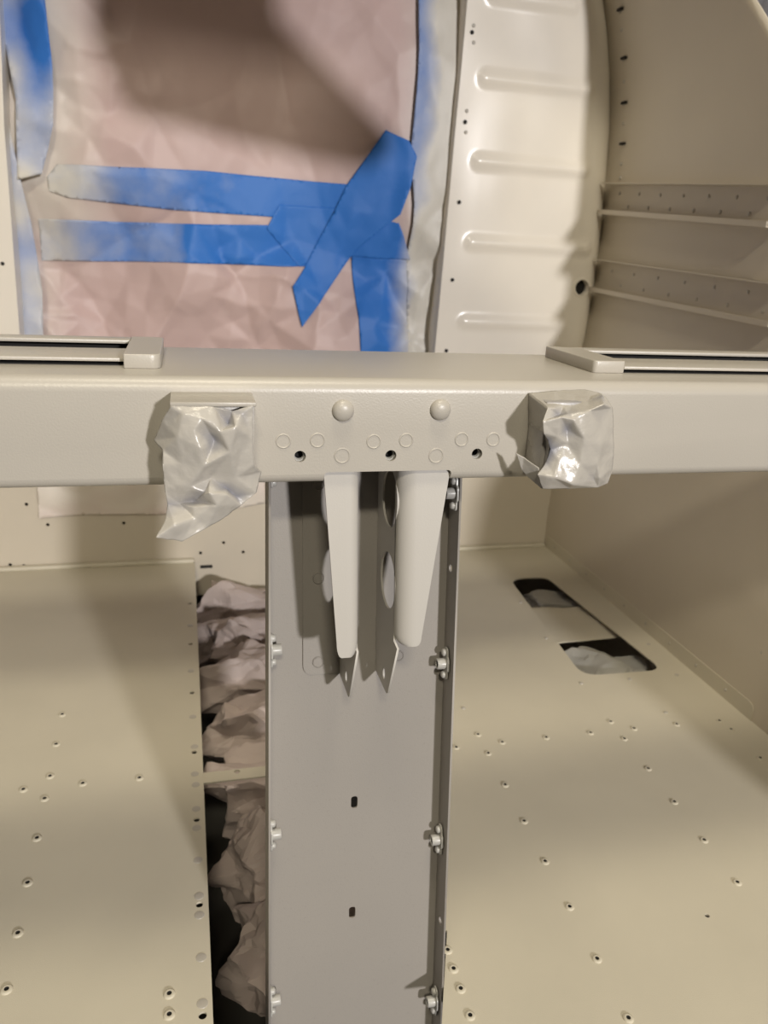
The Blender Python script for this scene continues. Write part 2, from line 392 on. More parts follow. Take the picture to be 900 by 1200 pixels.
# left panel beside the doorway
lz = [(0.205, at(30, 520, Y=YB).x), (0.40, at(22, 392, Y=YB).x), (0.70, at(5, 160, Y=YB).x), (1.20, at(5, 160, Y=YB).x + 0.03)]
me = plate('bulkhead_panel', [(x, z) for z, x in lz] + [(-0.55, 1.20), (-0.55, 0.205)], [], 0.002, F_BACK(YB + 0.001))
lpn = link('bulkhead_panel', me, M_PANEL, wall_back)
p = at(3, 309, Y=YB); hw(PIT, 'hole', (p.x, YB - 0.0002, p.z), (0, -1, 0), lpn, 1.1)
vs = []; fs = []
for z, x in lz: vs += [(x, YB + 0.001, z), (x - 0.003, 1.46, z)]
for i in range(3): fs.append((2 * i, 2 * i + 1, 2 * i + 3, 2 * i + 2))
link('door_jamb', solid(mesh('door_jamb', vs, fs), 0.002), M_PANEL, wall_back)
# added dark backing behind doorway and panel hole, coloured as shade
link('dark_backing', box('dark_backing', (-0.55, 1.462, -0.19), (0.78, 1.470, 1.32)), M_BELLY, wall_back)

# ------------------------------------------------------------------ masking paper over the doorway and its tape
def ridge(p, k): return abs(noise.noise(p)) * k
def hash2(i, k, seed):
    h = math.sin(i * 127.1 + k * 311.7 + seed * 74.7) * 43758.5453; return h - math.floor(h)
def facets(x, z, size, seed, warp=0.35):
    """height of a crumpled sheet: flat triangles between random creases"""
    w = Vector(nvec(Vector((x / size * 0.7, seed, z / size * 0.7))))
    c, s_ = math.cos(seed * 1.3), math.sin(seed * 1.3)
    u = (x * c + z * s_) / size + w.x * warp; v = (z * c - x * s_) / size + w.z * warp
    i, k = math.floor(u), math.floor(v); fu, fv = u - i, v - k
    h = lambda a, b: hash2(i + a, k + b, seed)
    if (i + k) % 2:
        if fu > fv: return h(0, 0) + (h(1, 0) - h(0, 0)) * fu + (h(1, 1) - h(1, 0)) * fv
        return h(0, 0) + (h(1, 1) - h(0, 1)) * fu + (h(0, 1) - h(0, 0)) * fv
    if fu + fv < 1: return h(0, 0) + (h(1, 0) - h(0, 0)) * fu + (h(0, 1) - h(0, 0)) * fv
    return h(1, 1) + (h(0, 1) - h(1, 1)) * (1 - fu) + (h(1, 0) - h(1, 1)) * (1 - fv)
def paper_y(x, z):
    """sagging sheet: broad swells, long creases, and tighter crumples low down and at the left"""
    v = Vector((x, 0.37, z))
    h = 0.022 * noise.noise(v * 2.3 + Vector((4, 0, 2)))
    h -= 0.075 * facets(x, z, 0.21, 3.0)
    low = 0.25 + 0.75 * max(smooth01(0.66, 0.50, z), smooth01(0.02, -0.14, x))
    h += low * 0.050 * facets(x, z, 0.085, 7.0)
    h -= low * 0.012 * facets(x, z, 0.036, 12.0)
    h += 0.0005 * noise.noise(v * 50)
    return max(YP + 0.022 + h, YB + 0.034 + 0.1 * h)
def grid_sheet(x0, x1, z0, z1, nx, nz, yfn):
    vs = []; fs = []
    for i in range(nz + 1):
        for k in range(nx + 1):
            x = x0 + (x1 - x0) * k / nx; z = z0 + (z1 - z0) * i / nz; vs.append((x, yfn(x, z), z))
    for i in range(nz):
        for k in range(nx): a = i * (nx + 1) + k; fs.append((a, a + 1, a + nx + 2, a + nx + 1))
    return mesh('sheet', vs, fs, True)
me = grid_sheet(-0.258, 0.437, 0.214, 1.15, 190, 240, paper_y)
def spray_paper(c):
    s = 1.0 * smooth01(-0.06, -0.22, c.x + 0.03 * noise.noise(c * 8)) * smooth01(0.45, 0.62, c.z)
    s = max(s, smooth01(0.33, 0.43, c.x) * 0.8)
    s = max(s, 0.55 * smooth01(-0.17, -0.24, c.x))
    return s - 0.06
setattr_spray(me, spray_paper)
tag(link('masking_paper', me, M_PAPER), 'large crumpled pinkish brown masking paper covering the doorway in the back wall', 'paper')

def poly_sheet(name, poly, yfn, step=0.006, wob=0.0):
    """sheet cut to an outline in the XZ plane and laid on the surface yfn"""
    pts = []
    for i, p in enumerate(poly):
        q = poly[(i + 1) % len(poly)]; d = math.hypot(q[0] - p[0], q[1] - p[1]); m = max(1, int(d / step))
        for k in range(m):
            t = k / m; pts.append(Vector((p[0] + (q[0] - p[0]) * t, p[1] + (q[1] - p[1]) * t)))
    n0 = len(pts); xs = [p.x for p in pts]; zs = [p.y for p in pts]
    def inside(x, z):
        c = False; j = n0 - 1
        for i in range(n0):
            a, b = pts[i], pts[j]
            if (a.y > z) != (b.y > z) and x < (b.x - a.x) * (z - a.y) / (b.y - a.y) + a.x: c = not c
            j = i
        return c
    x = min(xs)
    rnd = random.Random(5)
    while x < max(xs):
        z = min(zs)
        while z < max(zs):
            xx, zz = x + rnd.uniform(-.3, .3) * step, z + rnd.uniform(-.3, .3) * step
            if inside(xx, zz): pts.append(Vector((xx, zz)))
            z += step
        x += step
    v, e, f, *_ = delaunay_2d_cdt(pts, [], [list(range(n0))], 1, 1e-5)
    return mesh(name, [(p.x, yfn(p.x, p.y), p.y) for p in v], [tuple(reversed(t)) for t in f], True)
def tape(label, px, off, spray, step=0.0045, mat=M_TAPE, name='masking_tape', yp=YP, yfn=paper_y, bulge=0.0):
    poly = [(at(x, y, Y=yp).x, at(x, y, Y=yp).z) for x, y in px]
    def yy(x, z): return yfn(x, z) - off - bulge * max(0, noise.noise(Vector((x * 11, 3, z * 6))))
    me = poly_sheet(name, poly, yy, step); me = solid(me, 0.0004)
    setattr_spray(me, spray)
    o = link(name, me, mat); tag(o, label, 'tape', 'masking tape on the doorway paper'); return o
def px_x(x, y=250): return at(x, y, Y=YP).x
def px_z(y, x=300): return at(x, y, Y=YP).z
def border_y(x, z):
    v = Vector((x * 10, 7.0, z * 7))
    y = min(paper_y(x, z), paper_y(x, z) * 0.4 + (YP - 0.006) * 0.6) - 0.003 - 0.010 * abs(noise.noise(v)) - 0.003 * abs(noise.noise(v * 2.7))
    return max(y, YB + 0.014)
def over_y(x, z):
    t = smooth01(px_x(452), px_x(478), x); return paper_y(x, z) * (1 - t) + min(paper_y(x, z), border_y(x, z)) * t
tape('upper long horizontal strip of blue tape across the brown paper, whitened at its left end',
     [(68, 193), (140, 197), (240, 201), (330, 209), (412, 217), (406, 262), (330, 255), (200, 246), (80, 232), (58, 224), (56, 208)], 0.0022,
     lambda c: 0.75 * smooth01(px_x(160), px_x(75), c.x) + 0.24 * smooth01(px_x(300), px_x(165), c.x) - 0.05 - 0.15 * smooth01(px_x(300), px_x(390), c.x))
tape('lower long horizontal strip of blue tape across the brown paper, whitened at its left end',
     [(42, 256), (140, 260), (240, 263), (340, 264), (385, 262), (380, 312), (330, 312), (200, 307), (110, 307), (44, 306)], 0.0022,
     lambda c: 0.65 * smooth01(px_x(130), px_x(50), c.x) + 0.28 * smooth01(px_x(224), px_x(205), c.x) - 0.08)
tape('short wide patch of blue tape joining both horizontal strips under the diagonal piece',
     [(327, 240), (395, 244), (462, 262), (478, 304), (440, 303), (392, 298), (350, 312), (312, 268)], 0.0036, lambda c: -0.25 + 0.9 * smooth01(px_x(450), px_x(486), c.x), yfn=over_y)
tape('vertical strip of blue tape running down from the crossing to the cross beam',
     [(412, 296), (448, 302), (486, 306), (498, 330), (501, 520), (424, 520), (415, 350)], 0.0028,
     lambda c: 1.15 * smooth01(px_x(440, 360), px_x(492, 360), c.x) - 0.12, yfn=over_y)
tape('diagonal strip of dark blue tape crossing the others, ending in a pointed lower tip',
     [(447, 155), (472, 168), (481, 186), (474, 220), (463, 252), (418, 292), (352, 382), (345, 352), (341, 335), (356, 314), (392, 245), (404, 218)], 0.0050, lambda c: -0.3, bulge=0.005, yfn=over_y)
tape('wide wrinkled cream-painted tape closing the right edge of the brown paper',
     [(486, -30), (553, -30), (545, 90), (535, 190), (527, 230), (523, 262), (510, 290), (504, 520), (476, 520), (474, 300), (478, 240), (474, 180), (482, 90)], 0.003,
     lambda c: 0.30 + 0.85 * smooth01(0.355, 0.412, c.x + 0.025 * noise.noise(c * 12) - 0.03 * smooth01(0.55, 0.75, c.z)), 0.006, M_TAPE, 'painted_tape', YP, border_y, 0.006)
tape('wrinkled tape painted whitish with blue showing, along the upper left edge of the paper',
     [(-20, -30), (56, -30), (66, 85), (66, 150), (52, 205), (24, 212), (22, 120), (2, 20)], 0.014,
     lambda c: 0.72 + 1.1 * noise.noise(Vector((c.x * 13 + 3, 1, c.z * 9))), 0.006, M_TAPE, 'painted_tape', YP, border_y, 0.010)
tape('thin grey-blue painted tape along the lower left edge of the brown paper',
     [(14, 150), (26, 205), (38, 260), (50, 340), (58, 520), (31, 520), (22, 330), (14, 240)], 0.012,
     lambda c: 0.74 + 0.5 * noise.noise(Vector((c.x * 9, 4, c.z * 12))), 0.006, M_TAPE, 'painted_tape', YP, border_y, 0.004)
def flap_y(x, z): return YB - 0.003 - 0.006 * abs(noise.noise(Vector((x * 14, 1, z * 20))))
t = tape('wrinkled painted paper flap on the lower back wall below the left taped bracket',
     [(43, 540), (310, 540), (310, 588), (250, 600), (185, 602), (100, 602), (46, 606)], 0.001,
     lambda c: 0.95 + 0.6 * noise.noise(Vector((c.x * 9, 2, c.z * 25))), 0.005, M_PAPER, 'paper_flap', YB, flap_y)
t['category'] = 'paper'; del t['group']

# ------------------------------------------------------------------ white sheet outside the side opening
vs = []; fs = []
for i in range(41):
    for k in range(9):
        y = 0.55 + 1.0 * i / 40; vs.append((1.02 + 0.018 * math.sin(y * 95) + 0.012 * math.sin(y * 37), y, 0.55 + 0.9 * k / 8))
for i in range(40):
    for k in range(8): a = i * 9 + k; fs.append((a, a + 1, a + 10, a + 9))
tag(link('hanging_sheet', mesh('hanging_sheet', vs, fs, True), M_CLOTH), 'pleated bluish white sheet hanging outside the side opening at upper right', 'sheet')

# ------------------------------------------------------------------ cross beam
BX0, BX1, BT, BB, BF, BK = -0.535, 0.728, 0.485, 0.4205, 0.450, 0.586
NX0, NX1, NZ = at(380, 556, Y=BF).x, at(529, 554, Y=BF).x, 0.4276
def beam_profile(curl):
    p = []
    if curl:
        p += [(BF + 0.016, BB)]
        for k in range(6): a = R(-90 - 90 * k / 5); p.append((BF + 0.006 + 0.006 * math.cos(a), BB + 0.006 + 0.006 * math.sin(a)))
    else: p += [(BF, NZ)] * 7
    r = 0.0085
    for k in range(8): a = R(180 - 90 * k / 7); p.append((BF + r + r * math.cos(a), BT - r + r * math.sin(a)))
    for k in range(5): a = R(90 - 90 * k / 4); p.append((BK - 0.006 + 0.006 * math.cos(a), BT - 0.006 + 0.006 * math.sin(a)))
    p += [(BK, BB)]
    return p
secs = [(BX0, 1), (BX1, 1)]
vs = []; fs = []
for x, c in secs: vs += [(x, y, z) for y, z in beam_profile(c)]
npf = len(beam_profile(1))
for i in range(len(secs) - 1):
    for k in range(npf - 1): a = i * npf + k; fs.append((a, a + 1, a + npf + 1, a + npf))
bm = bmesh.new(); me0 = mesh('b', vs, fs); bm.from_mesh(me0)
bmesh.ops.remove_doubles(bm, verts=bm.verts[:], dist=1e-6)
me0 = solid(from_bm('cross_beam', bm, True), 0.0026, -1)
beam = bpy.data.objects.new('cross_beam', me0); C.objects.link(beam)
scr = [at(351.5, 535, Y=BF), at(458, 534, Y=BF), at(559, 532, Y=BF)]
cut = bmesh.new()
for p in scr:
    bmesh.ops.create_cone(cut, cap_ends=True, segments=24, radius1=0.0036, radius2=0.0036, depth=0.012, matrix=Matrix.Translation(p) @ Matrix.Rotation(PI / 2, 4, 'X'))
nv = box_bm(cut, (NX0, BF - 0.01, BB - 0.02), (NX1, BF + 0.022, NZ))
ce = [e for e in cut.edges if all(v in nv for v in e.verts) and abs(e.verts[0].co.z - NZ) < 1e-6 and abs(e.verts[1].co.z - NZ) < 1e-6 and abs(e.verts[0].co.y - e.verts[1].co.y) > 0.01]
bmesh.ops.bevel(cut, geom=ce, offset=0.0025, segments=4, affect='EDGES', profile=0.5)
co = link('cutter', from_bm('cutter', cut))
b = beam.modifiers.new('b', 'BOOLEAN'); b.object = co; b.operation = 'DIFFERENCE'; b.solver = 'EXACT'
me1 = realise(beam); beam.modifiers.clear(); beam.data = me1; bpy.data.objects.remove(co)
me1.materials.clear(); me1.materials.append(M_PAINT); me1.shade_smooth(); me1.set_sharp_from_angle(angle=R(40))
tag(beam, 'beige painted cross beam with rounded top edge spanning the whole picture in front of the back wall', 'beam')
FR = (0, -1, 0)
for x, y in [(402, 481), (516, 480)]: hw(DOME, 'dome_rivet', at(x, y, Y=BF - 0.0001), FR, beam, 1.08)
for x, y in [(332, 517), (372, 516), (438, 517.5), (476, 516), (541, 515), (578, 515), (401, 534), (511, 534)]:
    hw(RING, 'flush_rivet', at(x, y, Y=BF - 0.00005), FR, beam, 0.92 if y < 520 else 1.0).scale.z = 0.55
NUT = lathe('nut', [(0.0050, 0), (0.0050, 0.003), (0.0030, 0.003), (0.0026, 0.0022), (0.0029, 0.0014), (0.0025, 0.0006), (0.0025, -0.004)], 20, 5)
NUT.materials.append(M_METAL); NUT.materials.append(M_DARK)
for p in scr: hw(NUT, 'nut', p + Vector((0, 0.0062, 0)), FR, beam)

# ------------------------------------------------------------------ slotted rails lying on the beam
def rail(name, label, xa, xb, xblk0, xblk1, slant):
    """end block, back bar and inset plate with shade-coloured strips for the slots before and behind it"""
    t = empty(name, ((xa + xb) / 2, 0.53, BT)); tag(t, label, 'rail', 'slotted rails on the cross beam')
    def ch(nm, me, mat=M_PAINT):
        me.transform(Matrix.Translation((-(xa + xb) / 2, -0.53, -BT))); return link(nm, me, mat, t)
    top = BT + 0.0085
    if slant:
        out = rounded([(xblk0, 0.488), (xblk0 + 0.024, 0.488), (xblk0 + 0.026, 0.560), (xblk0, 0.5665)], [0.004, 0.001, 0.001, 0.001])
    else:
        out = rounded([(xblk0, 0.4795), (xblk1, 0.4795), (xblk1, 0.5665), (xblk0, 0.5665)], [0.001, 0.006, 0.006, 0.001])
    ch('end_block', plate('end_block', out, [], 0.0085, frame((0, 0, BT + 0.0043), (1, 0, 0), (0, 1, 0)), 0.0006))
    ch('back_bar', box('back_bar', (xa, 0.549, BT + 0.0056), (xb, 0.5665, top - 0.0003), 0.0006))
    ch('slot_base_shade', box('slot_base_shade', (xa, 0.492, BT + 0.0001), (xb, 0.566, BT + 0.0007)), M_DARK)  # near-black strip paints the shade under the inset plate
    ch('slot_back_shade', box('slot_back_shade', (xa, 0.562, BT + 0.0007), (xb, 0.566, BT + 0.0056)), M_DARK)  # near-black strip paints the shade under the back bar
    ch('inset_plate', box('inset_plate', (xa, 0.489, BT + 0.0026), (xb, 0.533, BT + 0.0048), 0.0005))
    return t
bx0, bx1 = at(145, 432, Z=BT).x, at(189, 432, Z=BT).x
rail('slotted_rail', 'slotted metal rail lying on the left end of the cross beam', BX0 + 0.02, bx0 - 0.0002, bx0, bx1, False)
cx0 = at(690, 437, Z=BT).x + 0.003
rail('slotted_rail', 'slotted metal rail lying on the right end of the cross beam', cx0 + 0.0245, BX1 - 0.02, cx0, 0, True)

# ------------------------------------------------------------------ leaning support channel below the beam
SL = 0.142
def yw(z): return 0.4499 + SL * (z + 0.0205)         # plane of the web
def yf(z): return yw(z) - 0.0232                     # plane of the free flange edges
XR = 0.1849
def xl(z): return 0.0460 + (0.0512 - 0.0460) * (z + 0.02) / 0.43
NW = Vector((0, -1, SL)).normalized()
FW = frame((0, yw(0), 0), (1, 0, 0), (0, SL, 1))     # u = X, v = height along the lean, w = toward the viewer
KV = math.sqrt(1 + SL * SL)
def webp(px, py): return at(px, py, n=(0, 1, -SL), q=(0, yw(0), 0))
ZB, ZT = -0.188, 0.470
slots = []
for x, y in [(415, 939.5), (412.5, 1068.5)]:
    p = webp(x, y); u, v = p.x, p.z * KV
    slots.append(rounded([(u - 0.0026, v - 0.0050), (u + 0.0026, v - 0.0050), (u + 0.0026, v + 0.0050), (u - 0.0026, v + 0.0050)], 0.0024, 4))
me = plate('support_channel', [(xl(ZB), ZB * KV), (XR, ZB * KV), (XR, ZT * KV), (xl(ZT), ZT * KV)], slots, 0.0014, FW)
chan = tag(link('support_channel', me, M_CHAN), 'grey-beige upright channel leaning below the middle of the cross beam, lined with nut plates', 'channel')
def flange_plate(name, xa, xb, holes):
    zz0, zz1 = ZB, ZT
    out = [(yw(zz0), zz0), (yw(zz1), zz1), (yf(zz1) - 0, zz1), (yf(zz0), zz0)]
    me = plate(name, out, holes, 0.0015, F_SIDE(0))
    for v in me.vertices:
        t = (v.co.z - zz0) / (zz1 - zz0); v.co.x += xa + (xb - xa) * t
    return me
fh = []
for x, y in [(529, 666), (517, 1079)]:
    p = at(x, y, X=XR); fh.append(circ(p.y, p.z, 0.0032, 16))
fr = link('flange', flange_plate('flange', XR, XR, fh), M_CHAN, chan)
p = at(317, 950, X=0.047); fl = link('flange', flange_plate('flange', xl(ZB), xl(ZT), []), M_CHAN, chan)
NPB = plate('nut_plate', rounded([(-0.0125, -0.0036), (-0.0062, -0.0040), (-0.0045, -0.0062), (0.0045, -0.0062), (0.0062, -0.0040), (0.0125, -0.0036), (0.0125, 0.0036),
                                  (0.0062, 0.0040), (0.0045, 0.0062), (-0.0045, 0.0062), (-0.0062, 0.0040), (-0.0125, 0.0036)],
                                 [0.0030, 0.001, 0.002, 0.002, 0.001, 0.0030, 0.0030, 0.001, 0.002, 0.002, 0.001, 0.0030], 4), [], 0.0012, Matrix.Identity(4))
BARREL = lathe('barrel', [(0.0042, 0), (0.0042, 0.0058), (0.0039, 0.0066), (0.0027, 0.0066), (0.0025, 0.0058), (0.0025, 0.001)], 18, 4)
NRIV = lathe('rivet', [(0.0028, 0), (0.0028, 0.0016), (0.0024, 0.0024), (0.0013, 0.0029), (0.0002, 0.0030)], 14)
NPB.materials.append(M_METAL); BARREL.materials.append(M_METAL); BARREL.materials.append(M_DARK); NRIV.materials.append(M_METAL)
def nut_plate(p, side):
    o = bpy.data.objects.new('nut_plate', NPB); o.parent = chan; C.objects.link(o)
    w = Vector((side, 0, 0)); u = Vector((0, SL, 1)).normalized(); v = w.cross(u)
    m = Matrix((u, v, w)).transposed().to_4x4(); m.translation = p + w * 0.0014; o.matrix_local = m
    for nm, me, x in (('barrel', BARREL, 0), ('rivet', NRIV, -0.0088), ('rivet', NRIV, 0.0088)):
        c = bpy.data.objects.new(nm, me); c.parent = o; c.location = (x, 0, 0.0006); C.objects.link(c)
for x, y in [(524.5, 777), (517.5, 983), (512, 1172), (535.5, 578)]:
    p = at(x, y, X=XR - 0.0008); nut_plate(p, -1)
for zref in [(316, 795), (316, 1003), (316, 1180), (316, 578)]:
    p = at(*zref, X=0.047); p.x = xl(p.z) + 0.0008; p.y = yf(p.z) + 0.011; nut_plate(p, 1)

# ------------------------------------------------------------------ pair of tapered gusset brackets
XG_L, XG_R = 0.1035, 0.1310
def yg(z): return 0.4353 + (z - 0.312) * 0.166       # front flange plane
def gusset(label, xw, sgn, wtop, wbot, xback, zend):
    t = empty('gusset_bracket', (xw, 0.47, 0.44)); tag(t, label, 'bracket', 'gusset brackets hanging from the cross beam')
    off = Matrix.Translation((-xw, -0.47, -0.44))
    def ch(nm, me, mat=M_GUSSET): me.transform(off); return link(nm, me, mat, t)
    g = 0.0012; zt = 0.468
    r = 0.0105 if sgn > 0 else 0.0055
    out = [(yw(zt) - g, zt), (yw(0.262) - g, 0.262), (0.4555, 0.2622), (0.4520, 0.2645), (yg(0.309) + 0.001, 0.3085), (yg(0.309) + r, 0.3095), (yg(zt) + r, zt)]
    h = [circ(0.4690, 0.3440, 0.0198, 28), circ(0.4755, 0.4010, 0.0198, 28), circ(0.4645, 0.2728, 0.0030, 14, 0.0045)]
    ch('web', plate('web', out, h, 0.0014, F_SIDE(xw)))
    # back flange, flat on the channel web
    zb = 0.262
    o2 = [(xw, zt * KV), (xw, zb * KV), (xback, zb * KV), (xback, zt * KV)]
    if sgn > 0: o2 = o2[::-1]; rr = [0, 0.008, 0, 0]
    else: rr = [0, 0, 0.008, 0]
    bf = ch('back_flange', plate('back_flange', rounded(o2, rr, 6), [], 0.0014, FW @ Matrix.Translation((0, 0, 0.0015))), M_CHAN)
    for z in (0.268 + 0.004, 0.335, 0.402):
        x = xw + sgn * 0.0165
        rv = hw(RINGC, 'rivet', Vector((x, yw(z) - 0.0025, z)) - Vector((xw, 0.47, 0.44)), NW, bf, 0.85)
    # front flange, tapered, rolled off the web
    vs = []; fs = []; zs = [zt - (zt - 0.316) * i / 12 for i in range(13)]
    prof_n = 10
    def row(z, wd, k_end):
        row = []
        for k in range(6):
            a = PI / 2 * k / 5; row.append((xw + sgn * (r - r * math.cos(a)), yg(z) + r - r * math.sin(a), z))
        for k in range(1, 5): row.append((xw + sgn * (r + (wd - r) * k / 4), yg(z), z))
        return row
    def width(z): return wbot + (wtop - wbot) * (z - 0.312) / (0.4257 - 0.312)
    for z in zs: vs += row(z, width(z), 0)
    # rounded lower end
    for dz in (0.3, 0.55, 0.75, 0.9, 1.0):
        wd = width(0.316); hh = zend
        rw = row(0.316 - dz * hh, wd, 0)
        s = math.sqrt(max(0, 1 - dz * dz)); c = xw + sgn * wd * 0.5
        vs += [(c + (x - c) * (0.55 + 0.45 * s), y, z) for x, y, z in rw]
    nr = len(vs) // prof_n
    for i in range(nr - 1):
        for k in range(prof_n - 1):
            a = i * prof_n + k; f = (a, a + 1, a + prof_n + 1, a + prof_n); fs.append(f if sgn < 0 else f[::-1])
    me = solid(mesh('front_flange', vs, fs, True), 0.0014, 0); me.shade_smooth(); me.set_sharp_from_angle(angle=R(45))
    ch('front_flange', me)
gusset('left tapered gusset bracket hanging under the cross beam, its narrow flange brightly lit', XG_L, -1, 0.0225, 0.0140, 0.0759, 0.010)
gusset('right tapered gusset bracket hanging under the cross beam, its web pierced by two round holes', XG_R, 1, 0.0327, 0.0150, 0.158, 0.006)

# ------------------------------------------------------------------ taped-over brackets on the beam face
def wrap_sheet(name, pts, outline, seed, amp=0.0012, skirt=(), sub=5):
    """crumpled tape: control points (px, py, Y, spray) on their real depths, facetted between folds"""
    co = [Vector((p[0], p[1])) for p in pts]
    v, e, f, ov, *_ = delaunay_2d_cdt(co, [], [outline], 1, 1e-4)
    idx = [o[0] for o in ov]
    bm = bmesh.new(); lay = bm.verts.layers.float.new('spray')
    bv = []
    for i in idx:
        q = bm.verts.new(at(pts[i][0], pts[i][1], Y=pts[i][2])); q[lay] = min(1.15, 0.27 + 0.88 * pts[i][3]); bv.append(q)
    for t in f:
        a = [bv[i] for i in t]
        bm.faces.new(a)
    for _ in range(sub - 1):
        bmesh.ops.subdivide_edges(bm, edges=bm.edges[:], cuts=1, use_grid_fill=True)
        bmesh.ops.triangulate(bm, faces=bm.faces[:])
    for q in bm.verts:
        s = noise.noise(q.co * 70 + Vector((seed, 0, 0))); t = abs(noise.noise(q.co * 150 + Vector((0, seed, 0))))
        q.co.y += amp * (0.7 * s + 0.7 * t) + amp * 0.6 * (facets(q.co.x, q.co.z, 0.011, seed) - 0.5)
        q.co.x += amp * 0.25 * noise.noise(q.co * 220 + Vector((9, seed, 0))); q.co.z += amp * 0.25 * noise.noise(q.co * 220 + Vector((seed, 9, 3)))
    for _ in range(5):
        bmesh.ops.smooth_vert(bm, verts=[q for q in bm.verts if not q.is_boundary], factor=0.45, use_axis_x=True, use_axis_y=True, use_axis_z=True)
    me = bpy.data.meshes.new(name); bm.normal_update(); bm.to_mesh(me); bm.free()
    me.shade_smooth(); me.set_sharp_from_angle(angle=R(24))
    me = solid(me, 0.0005); return me
FY = 0.417
# left one
tl = empty('taped_bracket', at(248, 560, Y=0.44))
tag(tl, 'bracket wrapped in crumpled painted tape with a torn hanging flap, left of the gussets', 'bracket', 'taped brackets on the cross beam')
def local(me, t): me.transform(Matrix.Translation(-t.location)); return me
xa, xb = at(200, 462, Y=BF).x, at(297, 462, Y=BF).x
za = at(200, 459, Y=BF).z
link('bracket_block', local(box('bracket_block', (xa, FY + 0.012, 0.4300), (xb - 0.001, BF - 0.0002, za), 0.0005), tl), M_PAINT, tl)
link('top_plate', local(box('top_plate', (xa, FY + 0.0025, za - 0.0025), (xb - 0.001, FY + 0.0122, za), 0.0005), tl), M_PAINT, tl)
P = [(200, 476, FY + .002, 1), (250, 477, FY + .001, 1), (272, 482, FY + .003, .6), (296, 475, FY + .002, 1),       # 0-3 top edge
     (296, 515, FY + .002, 1), (297, 545, FY + .003, 1), (306, 553, FY + .010, 1), (300, 577, FY + .006, .9),       # 4-7 right
     (281, 593, FY + .004, .85), (262, 607, FY + .002, .9), (243, 618, FY - .002, 1), (213, 635, FY - .006, 1), (183, 630, FY - .010, 1),  # 8-12
     (193, 612, FY - .004, 1), (197, 592, FY + .004, .35), (194, 577, FY + .003, 1), (191, 545, FY + .002, 1), (191, 528, FY + .005, 1),  # 13-17
     (181, 516, FY + .016, .9), (190, 493, FY + .008, 1),                                                           # 18-19
     (251, 516, FY + .003, .3), (258, 506, FY - .004, 1), (228, 505, FY - .003, 1), (208, 512, FY - .002, 1), (276, 500, FY - .004, 1),
     (270, 530, FY - .004, 1), (276, 560, FY + .001, 1), (240, 545, FY - .003, .95), (213, 543, FY + .000, .9), (247, 560, FY + .004, .75),
     (227, 588, FY + .006, .3), (210, 590, FY + .006, .55), (226, 595, FY - .002, .75), (240, 577, FY - .001, .5), (264, 572, FY + .004, .15), (277, 582, FY + .005, .2),
     (266, 580, FY - .002, 1), (254, 592, FY - .005, .9), (245, 578, FY - .006, 1), (228, 607, FY - .003, .9), (205, 615, FY - .009, 1), (284, 485, FY + .001, .5), (268, 497, FY + .005, .25),
     (282, 530, FY + .001, 1), (222, 570, FY - .001, .9), (205, 570, FY + .001, 1), (235, 525, FY - .0045, 1), (215, 485, FY - .001, 1), (236, 490, FY - .002, 1)]
link('masking_tape', local(wrap_sheet('masking_tape', P, list(range(20)), 3.0), tl), M_WRAP, tl)
# flanks folded back onto the block
def flank(px, seed, t):
    P = [p for p in px]
    return link('tape_fold', local(wrap_sheet('tape_fold', P, list(range(len(P))), seed, 0.0008, sub=5), t), M_WRAP, t)
flank([(200, 477, FY + .0015, 1), (190, 493, FY + .008, 1), (181, 516, FY + .016, .9), (191, 528, FY + .005, 1), (191, 545, FY + .002, 1), (194, 577, FY + .003, 1),
       (200, 585, BF - .004, .8), (201, 530, BF - .002, .9), (203, 470, BF - .002, 1)], 8.0, tl)
flank([(296, 477, FY + .003, 1), (296, 515, FY + .002, 1), (297, 545, FY + .003, 1), (306, 553, FY + .010, 1), (300, 577, FY + .006, .9), (291, 575, BF - .006, .9), (290, 520, BF - .002, .9), (292, 466, BF - .002, 1)], 4.0, tl)
